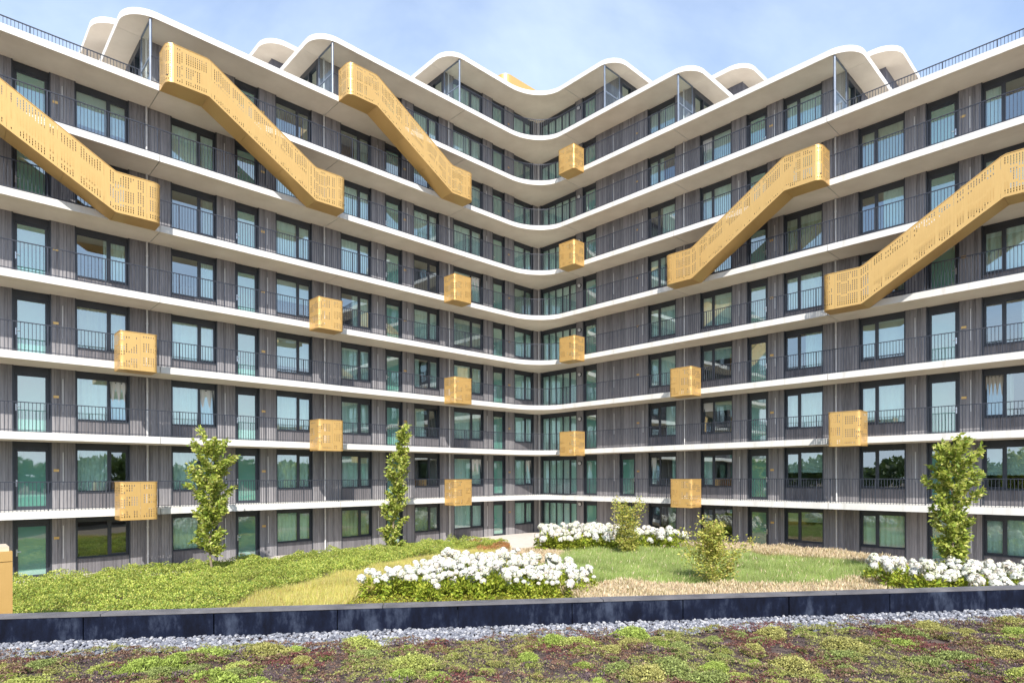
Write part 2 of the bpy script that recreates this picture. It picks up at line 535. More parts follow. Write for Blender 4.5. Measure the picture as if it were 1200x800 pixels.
def window(w, s0, s1, n):
    hc = clear(n); wd = s1 - s0
    z0, z1 = SILL, hc - LINT
    fr = 0.042
    split = 0.045 + fr + (wd - 0.09 - 2 * fr) * 0.385
    key = (w, round(s0, 2), round(hc, 2))
    def mk():
        mb = MB(); liners(mb, wd, hc)
        a, b = 0.045, wd - 0.045
        mb.box(a, b, -0.17, -0.10, z0, z0 + fr); mb.box(a, b, -0.17, -0.10, z1 - fr, z1)
        mb.box(a, a + fr, -0.17, -0.10, z0 + fr, z1 - fr); mb.box(b - fr, b, -0.17, -0.10, z0 + fr, z1 - fr)
        mb.box(split - 0.045, split + 0.045, -0.17, -0.095, z0 + fr, z1 - fr)
        return mb.mesh('window', [M['frame']], MAP[w])
    o = link('window', cached(('win',) + key, mk), bld, MAP[w](s0, WALL, Zs(n)))
    def mk2():
        mb = MB(); mb.box(split + 0.045, wd - 0.045 - fr, -0.145, -0.13, z0 + fr, z1 - fr)
        return mb.mesh('pane', [M['glass']], MAP[w])
    link('pane', cached(('pane',) + key, mk2), o)
    sw = split - 0.045 - (0.045 + fr); sh = z1 - z0 - 2 * fr
    def mk3():
        mb = MB(); frame_ring(mb, 0.004, sw - 0.004, 0.004, sh - 0.004, 0.05, -0.03, 0.03)
        mb.box(0.054, sw - 0.054, -0.006, 0.006, 0.054, sh - 0.054, 1)
        return mb.mesh('sash', [M['frame'], M['glass']], MAP[w])
    sa = link('sash', cached(('sash',) + key, mk3), o, MAP[w](0.045 + fr, -0.13, z0 + fr))
    if win_rnd.random() < 0.16:       # tilted open at the top, into the room
        a = math.radians(5.5)
        sa.rotation_euler = (a, 0, 0) if w == 'L' else (0, -a, 0)
    def mk4():
        mb = MB(); mb.box(0.045, wd - 0.045, -0.2, 0.0, z0 - 0.04, z0 - 0.003)
        return mb.mesh('sill', [M['frame']], MAP[w])
    link('sill', cached(('sill',) + key, mk4), o)
    def mk5():
        mb = MB(); boards(mb, 0.047, wd - 0.047, 0.003, z0 - 0.042, -0.035, 0.05, 0.065, 0.008, 0.03, wall_rnd)
        mb.box(0.047, wd - 0.047, -0.2, -0.07, 0.002, z0 - 0.043)
        return mb.mesh('apron_panel', [M['apron']], MAP[w])
    link('apron_panel', cached(('apron',) + key, mk5), o)
    interior(w, o, wd, z0, z1)
def interior(w, o, wd, z0, z1):
    r = win_rnd.random()
    a, b = 0.06, wd - 0.06
    def put(name, me, s, e, zb, zt, d=-0.235):
        c = link(name, me, o, MAP[w](s, d, zb))
        c.scale = (e - s, 1, zt - zb) if w == 'L' else (1, e - s, zt - zb)
    k = win_rnd.randrange(4)
    if o.location.xy.length < 7: r *= 0.55
    mat = M['curtain'] if win_rnd.random() < 0.8 else M['curtain2']
    cm = cached(('cur', w, k, mat.name), lambda: wavy_curtain(k).mesh('curtain', [mat], MAP[w], fix=False, smooth=True))
    if r < 0.60: put('curtain', cm, a, b, z0 - 0.1, z1)
    elif r < 0.74:
        f = win_rnd.uniform(0.25, 0.6)
        if win_rnd.random() < 0.5: put('curtain', cm, a, a + (b - a) * f, z0 - 0.1, z1)
        else: put('curtain', cm, b - (b - a) * f, b, z0 - 0.1, z1)
    elif r < 0.81:
        f = win_rnd.uniform(0.15, 0.28)
        put('curtain', cm, a, a + (b - a) * f, z0 - 0.1, z1)
        put('curtain', cm, b - (b - a) * f, b, z0 - 0.1, z1)
    elif r < 0.93:
        bm_ = cached(('blind', w), lambda: (lambda mb: (mb.box(0, 1, -0.004, 0.004, 0, 1), mb.mesh('roller_blind', [M['blind']], MAP[w]))[1])(MB()))
        put('roller_blind', bm_, a, b, z1 - (z1 - z0) * win_rnd.uniform(0.25, 0.95), z1)
def door(w, s0, s1, n):
    hc = clear(n); wd = s1 - s0; z1 = hc - LINT
    key = (w, round(s0, 2), round(hc, 2))
    st = 0.15
    def mk():
        mb = MB(); liners(mb, wd, hc)
        frame_ring(mb, 0.045, wd - 0.045, 0.004, z1, 0.05, -0.19, -0.10)
        frame_ring(mb, 0.10, wd - 0.10, 0.058, z1 - 0.054, st - 0.07, -0.17, -0.12)
        return mb.mesh('door', [M['frame']], MAP[w])
    o = link('door', cached(('door',) + key, mk), bld, MAP[w](s0, WALL, Zs(n)))
    def mk2():
        mb = MB(); mb.box(0.10 + st - 0.07, wd - 0.10 - st + 0.07, -0.15, -0.138, 0.058 + st - 0.07, z1 - 0.054 - st + 0.07)
        return mb.mesh('pane', [M['doorglass']], MAP[w])
    link('pane', cached(('dpane',) + key, mk2), o)
    def mk3():
        mb = MB(); x = wd - 0.14
        mb.box(x - 0.025, x + 0.025, -0.12, -0.108, 0.93, 1.20)
        mb.tube([(x, -0.11, 1.10), (x, -0.06, 1.10), (x - 0.13, -0.06, 1.10)], [0.012, 0.012, 0.012], 6)
        return mb.mesh('handle', [M['steel']], MAP[w])
    link('handle', cached(('handle',) + key, mk3), o)
def glazed(w, s0, s1, n, nb):
    """full-height glazing with a door leaf at its far end"""
    hc = clear(n); wd = s1 - s0; z1 = hc - LINT
    key = (w, round(s0, 2), round(hc, 2), nb)
    cuts = [0.045 + (wd - 0.09) * i / nb for i in range(nb + 1)]
    def mk():
        mb = MB(); liners(mb, wd, hc)
        mb.box(0.045, wd - 0.045, -0.17, -0.10, 0.004, 0.08); mb.box(0.045, wd - 0.045, -0.17, -0.10, z1 - 0.06, z1)
        for i, c in enumerate(cuts):
            h = 0.035 if i < nb - 1 else 0.06
            mb.box(max(c - h, 0.046), min(c + h, wd - 0.046), -0.171, -0.099, 0.08, z1 - 0.06)
        return mb.mesh('glazed_front', [M['frame']], MAP[w])
    o = link('glazed_front', cached(('gl',) + key, mk), bld, MAP[w](s0, WALL, Zs(n)))
    for i in range(nb):
        def mk2(i=i):
            h0 = 0.035 if i < nb - 1 else 0.06
            mb = MB(); mb.box(cuts[i] + h0, cuts[i + 1] - 0.06, -0.145, -0.13, 0.085, z1 - 0.065)
            return mb.mesh('pane', [M['glass']], MAP[w])
        link('pane', cached(('glp', i) + key, mk2), o)
    interior(w, o, wd, 0.15, z1)

LW = [('w', -62, -8), ('d', 14.5, 60.5), ('w', 88.5, 152.5), ('w', 201, 255), ('d', 276, 304.5), ('w', 324, 366.5),
      ('w', 400, 436), ('d', 452, 472), ('w', 485.5, 515.5), ('w', 532, 567), ('d', 578, 592.5), ('w', 603, 625.6)]
RW = [('g', 634.2, 676), ('d', 683.8, 699.8), ('w', 760, 792.6), ('w', 821.2, 858.7), ('d', 876, 900.5), ('w', 919, 965),
      ('w', 1006.8, 1061.7), ('d', 1086, 1125), ('w', 1151, 1221)]
OPEN = {'L': [], 'R': []}
for k, a, b in LW:
    OPEN['L'].append((k, s_px('L', b), s_px('L', a)))
for k, a, b in RW:
    OPEN['R'].append((k, s_px('R', a), s_px('R', b)))
EXTRA = ('d', s_px('R', 726), s_px('R', 744.4))
STRIPS = {'L': [74, 264, 314, 443, 478, 571], 'R': [720, 754, 867, 909, 1073, 1138]}
PLATES = {'L': [66, 309, 475, 597], 'R': [748, 905, 1130]}
PIPES = {'L': [173, 381, 527], 'R': [802.5, 980]}
wall_end = {}
for n in range(0, 10):
    for w in 'LR':
        end = ENDW[w].get(n, 33.6 if w == 'L' else 29.4)
        wall_end[w, n] = end
        ops = list(OPEN[w])
        if w == 'R' and n <= 1: ops.append(EXTRA)
        ops = sorted([o for o in ops if o[2] < end - 0.1], key=lambda o: o[1])
        s = WALL + (0.0 if w == 'L' else 0.004)
        for k, a, b in ops:
            wall_panel(w, s, a, n)
            if k == 'w': window(w, a, b, n)
            elif k == 'd': door(w, a, b, n)
            else: glazed(w, a, b, n, 5)
            s = b
        wall_panel(w, s, end, n)
        hc = clear(n)
        # light strips and number plates on the piers
        for i, x in enumerate(STRIPS[w]):
            ss = s_px(w, x)
            if ss > end - 0.2 or (w == 'R' and n <= 1 and x == 754): continue
            if (i + n) % 5 == 4: continue
            me = cached(('strip', w), lambda: (lambda mb: (mb.box(-0.018, 0.018, 0.006, 0.03, 0, 1.35), mb.mesh('wall_strip', [M['pipe']], MAP[w]))[1])(MB()))
            link('wall_strip', me, bld, MAP[w](ss, WALL, Zs(n) + hc - 1.75))
        for x in PLATES[w]:
            ss = s_px(w, x)
            if ss > end - 0.2: continue
            me = cached(('plate', w), lambda: (lambda mb: (mb.box(-0.09, 0.09, 0.006, 0.02, 0, 0.1), mb.mesh('number_plate', [M['gold']], MAP[w]))[1])(MB()))
            link('number_plate', me, bld, MAP[w](ss, WALL, Zs(n) + 1.52))
        # room partitions and back wall close the dark rooms
        mb = MB()
        if w == 'L': mb.box(-7.4, end, -7.6, -7.4, 0.002, hc - 0.002)
        else: mb.box(-7.39, end, -7.6, -7.4, 0.002, hc - 0.002)
        for j in (JL if w == 'L' else JR):
            if j < end - 0.5: mb.box(j + 0.35, j + 0.55, -7.39, WALL - 0.22, 0.003, hc - 0.003)
        link('interior_wall', mb.mesh('interior_wall', [M['room']], MAP[w]), bld, (0, 0, Zs(n)))
        # wall lamp beside the corner glazing
        if w == 'R':
            mb = MB()
            ss = s_px('R', 680)
            mb.tube([(ss, 0.0, 0), (ss, 0.03, 0), (ss, 0.10, 0), (ss, 0.13, 0)], [0.13, 0.13, 0.11, 0.04], 14)
            mb.tube([(ss, 0.0, 0), (ss, 0.06, 0)], [0.155, 0.155], 14, 1)
            link('wall_lamp', mb.mesh('wall_lamp', [M['pipe'], M['frame']], MAP[w]), bld, MAP[w](0, WALL, Zs(n) + 2.15))
    # extra end walls of the stepped top floors
    if n >= 7:
        for w in 'LR':
            e = ENDW[w][n]; hc = clear(n)
            mb = MB()
            mb.box(e - 0.2, e - 0.002, -11.5, WALL - 2.25, 0.002, hc - 0.002)
            mb.box(e - 0.2, e + 0.01, WALL - 0.26, WALL - 0.202, 0.002, hc - 0.002, 1)
            mb.box(e - 0.2, e + 0.01, WALL - 2.24, WALL - 2.16, 0.002, hc - 0.002, 1)
            mb.box(e - 0.2, e + 0.01, WALL - 2.16, WALL - 0.26, hc - 0.3, hc - 0.002, 1)
            mb.box(e - 0.2, e + 0.008, WALL - 1.25, WALL - 1.17, 0.002, hc - 0.3, 1)
            ew = link('end_wall', mb.mesh('end_wall', [M['darkwall'], M['frame']], MAP[w]), bld, (0, 0, Zs(n)))
            mb = MB(); mb.box(e - 0.12, e - 0.1, WALL - 2.16, WALL - 0.26, 0.01, hc - 0.3)
            link('pane', mb.mesh('pane', [M['glass']], MAP[w]), ew)
            # set-back storey behind the terrace
            e2 = {'L': {7: 31.9, 8: 23.5, 9: 15.14}, 'R': {7: 27.1, 8: 18.95, 9: 10.75}}[w][n]
            mb = MB(); r_ = random.Random(n)
            boards(mb, e + 0.01, e2, 0.002, hc - 0.002, -7.9, 0.1, 0.16, 0.007, 0.03, r_)
            mb.box(e + 0.01, e2 - 0.03, -11.4, -7.935, 0.003, hc - 0.003, 1)
            link('setback_wall', mb.mesh('setback_wall', [M['darkwall'], M['darkwall']], MAP[w]), bld, (0, 0, Zs(n)))
            # corner post and glass wind screen
            mb = MB(); mb.tube([(e, -0.14, 0.0), (e, -0.14, hc)], [0.055, 0.055], 12)
            link('corner_post', mb.mesh('corner_post', [M['post']], MAP[w], smooth=False), bld, (0, 0, Zs(n)))
            mb = MB()
            mb.box(e - 0.03, e + 0.03, WALL + 0.03, -0.2, hc - 0.07, hc - 0.01); mb.box(e - 0.03, e + 0.03, WALL + 0.03, -0.2, 1.1, 1.16)
            mb.box(e - 0.03, e + 0.03, WALL + 0.03, WALL + 0.09, 0.003, hc - 0.07)
            sc = link('wind_screen', mb.mesh('wind_screen', [M['post']], MAP[w]), bld, (0, 0, Zs(n)))
            mb = MB(); mb.box(e - 0.008, e + 0.008, WALL + 0.09, -0.2, 0.01, 1.1); mb.box(e - 0.008, e + 0.008, WALL + 0.09, -0.2, 1.16, hc - 0.07)
            link('pane', mb.mesh('pane', [M['clear']], MAP[w]), sc)

def pipe(w, s, d, top):
    mb = MB(); mb.tube([(s, d, 0.02), (s, d, top)], [0.04, 0.04], 10)
    for i in range(1, int(top / 3) + 1):
        mb.tube([(s, d, i * 3 - 1.2), (s, d, i * 3 - 1.14)], [0.05, 0.05], 10)
    link('downpipe', mb.mesh('downpipe', [M['pipe']], MAP[w]), bld)
for w in 'LR':
    for x in PIPES[w]:
        s = s_px(w, x, WALL + 0.09)
        top = 7
        for n in (8, 9, 10):
            if s < slab_end(w, n) - 1: top = n
        pipe(w, s, WALL + 0.09, Zs(top) - T)
pipe('L', s_px('L', 631.9, WALL + 0.10), WALL + 0.10, Zs(10) - T)

# ------------------------------------------------------------------ railings
def railing(name, pts, n, h=1.13, sp=0.118, base=0.0, mapf=None):
    mb = MB(); t = 0.009
    for i in range(len(pts) - 1):
        (x0, y0), (x1, y1) = pts[i], pts[i + 1]
        L = math.hypot(x1 - x0, y1 - y0)
        if L < 1e-4: continue
        ux, uy = (x1 - x0) / L, (y1 - y0) / L
        nx, ny = -uy, ux
        def bar(a, b, hw, z0, z1):
            p = [(x0 + ux * a + nx * hw, y0 + uy * a + ny * hw), (x0 + ux * b + nx * hw, y0 + uy * b + ny * hw),
                 (x0 + ux * b - nx * hw, y0 + uy * b - ny * hw), (x0 + ux * a - nx * hw, y0 + uy * a - ny * hw)]
            mb.prism(p, z0, z1)
        bar(0, L, 0.025, base + h - 0.03, base + h)
        bar(0, L, 0.012, base + 0.06, base + 0.085)
        k = max(1, round(L / sp))
        for q in range(k):
            c = (q + 0.5) * L / k
            big = (q % 16 == 0 and L > 1.0)
            bar(c - (0.02 if big else t), c + (0.02 if big else t), 0.02 if big else t, base + 0.002, base + h - 0.03)
    me = mb.mesh(name, [M['rail']], mapf)
    link(name, me, bld, (0, 0, Zs(n)))
    return me
RI = 0.09
rail_cache = {}
for n in range(1, 10):
    covL = wall_end['L', n]; covR = wall_end['R', n]
    eL = min(slab_end('L', n + 1), covL + 0.9); eR = min(slab_end('R', n + 1), covR + 0.9)
    arcpts = [(CRP - (CRP + RI) * math.sin(t), CRQ - (CRQ + RI) * math.cos(t)) for t in [math.pi / 2 * i / 14 for i in range(15)]]
    a = min(JL[0], covL); b = JR[0]
    pts = [(a, -RI)] + arcpts + [(-RI, b)]
    key = ('C', round(a, 2))
    if key in rail_cache: link('railing', rail_cache[key], bld, (0, 0, Zs(n)))
    else: rail_cache[key] = railing('railing', pts, n)
    for w, js, cov in (('L', JL, covL), ('R', JR, covR)):
        ps = [j for j in js if j < cov] + [cov]
        for i in range(len(ps) - 1):
            key = (w, round(ps[i], 2), round(ps[i + 1], 2))
            if key in rail_cache: link('railing', rail_cache[key], bld, (0, 0, Zs(n)))
            else: rail_cache[key] = railing('railing', [(ps[i] + 0.01, -RI), (ps[i + 1] - 0.01, -RI)], n, mapf=MAP[w])
# terrace railings, set back from the edge
for n in (7, 8, 9):
    for w in 'LR':
        ins = {7: 1.4, 8: 1.62, 9: 1.8}[n]
        a = ENDW[w][n] + 0.1; b = slab_end(w, n) - (ins if n > 7 else 1.0)
        railing('terrace_railing', [(a, -ins), (b, -ins)] + ([(b, -6)] if n > 7 else []), n, h=1.1 if n == 7 else 1.02, mapf=MAP[w])

# ------------------------------------------------------------------ gold boxes and stairs
DO = 1.08
def band_path(s0, s1, d, r, nseg=7):
    """plan path: from the slab edge out, round the corner, along, round the corner and back"""
    pts = [(s0, 0.02)]
    pts += [(s0 + r - r * math.cos(t), d - r + r * math.sin(t)) for t in [math.pi / 2 * i / nseg for i in range(nseg + 1)]]
    pts += [(s1 - r + r * math.sin(t), d - r + r * math.cos(t)) for t in [math.pi / 2 * i / nseg for i in range(nseg + 1)]]
    pts += [(s1, 0.02)]
    return pts
def perforated(parent, w, s0, s1, d, r, zfun, hgt, step, pat, name='panel'):
    path = band_path(s0, s1, d, r)
    cum = [0]
    for i in range(len(path) - 1): cum.append(cum[-1] + math.dist(path[i], path[i + 1]))
    tot = cum[-1]
    def at(u):
        u = min(max(u, 0), tot)
        for i in range(len(path) - 1):
            if u <= cum[i + 1] + 1e-9:
                f = (u - cum[i]) / max(cum[i + 1] - cum[i], 1e-9)
                return (path[i][0] + (path[i + 1][0] - path[i][0]) * f, path[i][1] + (path[i + 1][1] - path[i][1]) * f)
        return path[-1]
    ncol = int(tot / 0.086)
    rows = int(hgt / 0.094)
    per = max(1, round(ncol / max(1, round(tot / step))))
    def P(u, v):
        s, dd = at(u)
        return (s, dd, zfun(s) + v)
    c = 0
    while c < ncol:
        c1 = min(c + per, ncol)
        if ncol - c1 < per * 0.4: c1 = ncol
        mb = MB()
        for i in range(c, c1):
            ua, ub = tot * i / ncol, tot * (i + 1) / ncol
            if i == c and c > 0: ua += 0.006
            cw = ub - ua
            for k in range(rows):
                va, vb = hgt * k / rows, hgt * (k + 1) / rows
                hole = 1 <= k < rows - 1 and c < i < c1 - 1 and pat(i, k, ua)
                if not hole:
                    mb.quad(P(ua, va), P(ub, va), P(ub, vb), P(ua, vb))
                else:
                    h0, h1 = ua + cw * 0.335, ub - cw * 0.335
                    g0, g1 = va + 0.014, vb - 0.014
                    mb.quad(P(ua, va), P(ub, va), P(h1, g0), P(h0, g0)); mb.quad(P(h0, g1), P(h1, g1), P(ub, vb), P(ua, vb))
                    mb.quad(P(ua, va), P(h0, g0), P(h0, g1), P(ua, vb)); mb.quad(P(h1, g0), P(ub, va), P(ub, vb), P(h1, g1))
        me = mb.mesh(name, [M['gold']], MAP[w], fix=False)
        bm = bmesh.new(); bm.from_mesh(me); bmesh.ops.remove_doubles(bm, verts=bm.verts, dist=0.0005)
        bmesh.ops.recalc_face_normals(bm, faces=bm.faces)
        bm.to_mesh(me); bm.free()
        me.polygons.foreach_set('use_smooth', [True] * len(me.polygons))
        link(name, me, parent)
        c = c1
    # folded rim along the top edge
    mb = MB()
    N = 60
    for i in range(N):
        a, b = P(tot * i / N, hgt), P(tot * (i + 1) / N, hgt)
        mb.tube([a, b], [0.018, 0.018], 5)
    link('top_rim', mb.mesh('top_rim', [M['gold']], MAP[w]), parent)
    return path
def pat_stair(seed):
    def f(i, k, u):
        v = noise.noise((i * 0.33 + seed * 7.1, k * 0.16, seed))
        grp = (k + round(2.2 * noise.noise((i * 0.13, seed * 3.7, 1.0))) + seed) % 6
        return v > -0.42 and grp < 5 and (i + seed) % 11 != 0
    return f
def pat_box(seed):
    def f(i, k, u):
        v = noise.noise((i * 0.35 + seed * 3.3, k * 0.35, seed * 1.7))
        return v > -0.28 and (k + seed + i // 6) % 6 < 4
    return f
def stair(w, s_low, s_high, n_low, seed):
    """covered stair outside the gallery edge from slab n_low up to n_low+1"""
    st = bpy.data.objects.new('gold_staircase', None); COL.objects.link(st); st.parent = bld
    st['label'] = 'gold perforated metal stair between two galleries'
    zl, zh = Zs(n_low) - 0.31, Zs(n_low + 1) - 0.31
    k0, k1 = s_low + 1.62, s_high - 1.65
    def zf(s):
        if s <= k0: return zl
        if s >= k1: return zh
        return zl + (zh - zl) * (s - k0) / (k1 - k0)
    perforated(st, w, s_low, s_high, DO, 0.30, zf, 1.6, 1.35, pat_stair(seed))
    # underside in folded pieces
    segs = [s_low, k0, k0 + (k1 - k0) / 3, k0 + 2 * (k1 - k0) / 3, k1, s_high]
    outline = band_path(s_low, s_high, DO - 0.004, 0.30)
    for i in range(5):
        a, b = segs[i] + (0.004 if i else 0), segs[i + 1] - (0.004 if i < 4 else 0)
        mb = MB()
        if i == 0: plan = [(a, 0.03), (a, DO - 0.3)] + [p for p in outline[1:9]] + [(b, DO - 0.004), (b, 0.03)]
        elif i == 4: plan = [(a, 0.03), (a, DO - 0.004)] + [p for p in outline[9:17]] + [(b, 0.03)]
        else: plan = [(a, 0.03), (a, DO - 0.004), (b, DO - 0.004), (b, 0.03)]
        base = len(mb.v); m_ = len(plan)
        mb.v += [(s, d, zf(s) + 0.004) for s, d in plan] + [(s, d, zf(s) + 0.05) for s, d in plan]
        mb.f.append(tuple(range(m_))); mb.m.append(0)
        mb.f.append(tuple(m_ + j for j in range(m_))); mb.m.append(0)
        for j in range(m_):
            j2 = (j + 1) % m_
            mb.f.append((j, j2, m_ + j2, m_ + j)); mb.m.append(0)
        link('underside_panel', mb.mesh('underside_panel', [M['gold']], MAP[w]), st)
    # inner side of the flight and treads
    mb = MB()
    N = 8
    for i in range(N):
        a, b = k0 + (k1 - k0) * i / N, k0 + (k1 - k0) * (i + 1) / N
        za, zb = zf(a), zf(b)
        bb = len(mb.v)
        mb.v += [(a, 0.06, za), (b, 0.06, zb), (b, 0.06, zb + 1.6), (a, 0.06, za + 1.6), (a, 0.09, za), (b, 0.09, zb), (b, 0.09, zb + 1.6), (a, 0.09, za + 1.6)]
        for q in ((0, 1, 2, 3), (4, 7, 6, 5), (0, 4, 5, 1), (3, 2, 6, 7)):
            mb.f.append(tuple(bb + x for x in q)); mb.m.append(0)
    link('inner_panel', mb.mesh('inner_panel', [M['gold']], MAP[w]), st)
    mb = MB(); NT = 16
    for i in range(NT):
        s = k0 + (k1 - k0) * (i + 0.5) / NT; z = zf(s)
        mb.box(s - 0.15, s + 0.15, 0.1, DO - 0.03, z + 0.22, z + 0.26)
    mb.box(s_low + 0.03, k0, 0.1, DO - 0.1, zl + 0.27, zl + 0.30); mb.box(k1, s_high - 0.03, 0.1, DO - 0.1, zh + 0.27, zh + 0.30)
    tr = link('treads', mb.mesh('treads', [M['rail']], MAP[w]), st)
stair('L', JL[2] + 0.2, JL[3] + 0.05, 5, 1)
stair('L', JL[1] + 0.2, JL[2] + 0.0, 6, 2)
stair('L', JL[0] + 0.25, JL[1] + 0.05, 7, 3)
stair('R', JR[1] + 0.12, JR[2] + 0.12, 5, 4)
stair('R', JR[2] + 0.15, JR[3] + 0.15, 4, 5)
box_seed = 0
def gold_box(w, j, n):
    global box_seed
    box_seed += 1
    b = bpy.data.objects.new('gold_balcony_box', None); COL.objects.link(b); b.parent = bld
    b['label'] = 'gold perforated metal balcony box on a gallery edge'
    s0, s1 = j + 0.35, j + 1.68
    zb = Zs(n) - 0.43
    perforated(b, w, s0, s1, 1.0, 0.10, lambda s: zb, 1.52, 1.35, pat_box(box_seed % 5 + 1))
    mb = MB(); mb.prism(band_path(s0, s1, 0.995, 0.10), zb + 0.004, zb + 0.05)
    link('floor_panel', mb.mesh('floor_panel', [M['gold']], MAP[w]), b)
for w, j, n in [('L', 2, 3), ('L', 2, 1), ('L', 1, 4), ('L', 1, 2), ('L', 0, 5), ('L', 0, 3), ('L', 0, 1),
                ('R', 0, 8), ('R', 0, 6), ('R', 0, 4), ('R', 0, 2), ('R', 1, 3), ('R', 1, 1), ('R', 2, 2)]:
    gold_box(w, (JL if w == 'L' else JR)[j], n)
# gold stair head on the roof
mb = MB()
mb.prism([(2.1, -3.6)] + arc(1.5, -1.7, 0.6, 0, math.pi / 2, 8) + [(-1.9, -1.1), (-1.9, -3.6)], 0.01, 1.55)
link('roof_stair_head', mb.mesh('roof_stair_head', [M['gold']]), bld, (0, 0, Zs(10)))

# ------------------------------------------------------------------ foreground green roof
ROOF = EYE - 1.68
PTOP = EYE - 1.40
def par_y(x): return 6.90 + 0.127 * x
pdir = Vector((1, 0.127, 0)).normalized(); pnor = Vector((-0.127, 1, 0)).normalized()
mb = MB()
mb.prism([(-26, par_y(-26)), (-26, -16), (26, -16), (26, par_y(26))], 0.0, ROOF)
tag(link('green_roof_deck', mb.mesh('green_roof_deck', [M['roofsoil']])), kind='structure')
par = bpy.data.objects.new('roof_parapet', None); COL.objects.link(par)
par.location = (0, 6.9, ROOF); par.rotation_euler = (0, 0, math.atan2(0.127, 1))
tag(par, 'low dark blue-black bitumen parapet along the edge of the green roof', 'parapet')
pr = random.Random(5)
seams = []
for sx in (97, 250, 395, 536, 670, 800, 924, 1042, 1155):
    t_ = (sx - 600) / F
    X_ = t_ * 6.9 / (1 - 0.127 * t_)
    seams.append(X_ * math.hypot(1, 0.127))
while seams[-1] < 26: seams.append(seams[-1] + pr.uniform(1.12, 1.42))
while seams[0] > -26: seams.insert(0, seams[0] - pr.uniform(1.12, 1.42))
for i in range(len(seams) - 1):
    a, b = seams[i], seams[i + 1]
    mb = MB(); N = 8
    off = pr.uniform(-0.006, 0.006)
    h = PTOP - ROOF
    # slightly bulged bitumen sheet
    vs = []
    for k in range(N + 1):
        u = k / N
        x = a + 0.006 + (b - a - 0.012) * u
        bul = 0.006 * math.sin(u * math.pi * pr.uniform(0.9, 1.1)) + off
        vs.append((x, -bul))
    poly = vs + [(b - 0.006, 0.045), (a + 0.006, 0.045)]
    mb.prism(poly, -0.02, h - 0.023)
    link('bitumen_panel', mb.mesh('bitumen_panel', [M['bitumen']]), par)
mb = MB(); mb.box(-26, 26, 0.05, 0.13, 0.0, h - 0.03); link('core', mb.mesh('core', [M['bitumen']]), par)
a = -26.0
while a < 26:
    b = a + pr.uniform(2.2, 2.9)
    mb = MB(); mb.box(a + 0.004, b - 0.004, -0.012, 0.16, h - 0.022, h)
    link('coping', mb.mesh('coping', [M['coping']]), par)
    a = b
# gravel strip
def gravel():
    mb = MB(); r = random.Random(8)
    shapes = []
    for k in range(6):
        bm = bmesh.new(); bmesh.ops.create_icosphere(bm, subdivisions=1, radius=1)
        vv = [tuple(v.co * r.uniform(0.75, 1.15)) for v in bm.verts]; ff = [tuple(v.index for v in f.verts) for f in bm.faces]
        bm.free(); shapes.append((np.array(vv), ff))
    V = []; Fc = []; nb = 0
    for i in range(17000):
        x = r.uniform(-9.5, 10.5)
        wv = 0.57 + 0.16 * noise.noise((x * 0.7, 3.1, 0)) + 0.08 * noise.noise((x * 2.5, 7, 0))
        t = r.random() ** 0.9
        y = par_y(x) - 0.03 - t * wv * 1.06
        s = r.uniform(0.011, 0.023)
        vv, ff = shapes[r.randrange(6)]
        rot = np.array(Matrix.Rotation(r.uniform(0, 6.28), 3, 'Z') @ Matrix.Rotation(r.uniform(-0.5, 0.5), 3, 'X'))
        p = (vv * np.array([s * r.uniform(0.9, 1.5), s, s * r.uniform(0.6, 0.9)])) @ rot.T + np.array([x, y, ROOF + s * 0.5 + r.uniform(0, 0.022)])
        V.append(p); Fc += [tuple(q + nb for q in f) for f in ff]; nb += len(vv)
    me = bpy.data.meshes.new('gravel'); me.from_pydata(np.concatenate(V).tolist(), [], Fc)
    me.materials.append(M['stone']); me.update()
    tag(link('gravel', me), 'pale grey gravel strip at the foot of the dark parapet', 'gravel', kind='stuff')
gravel()
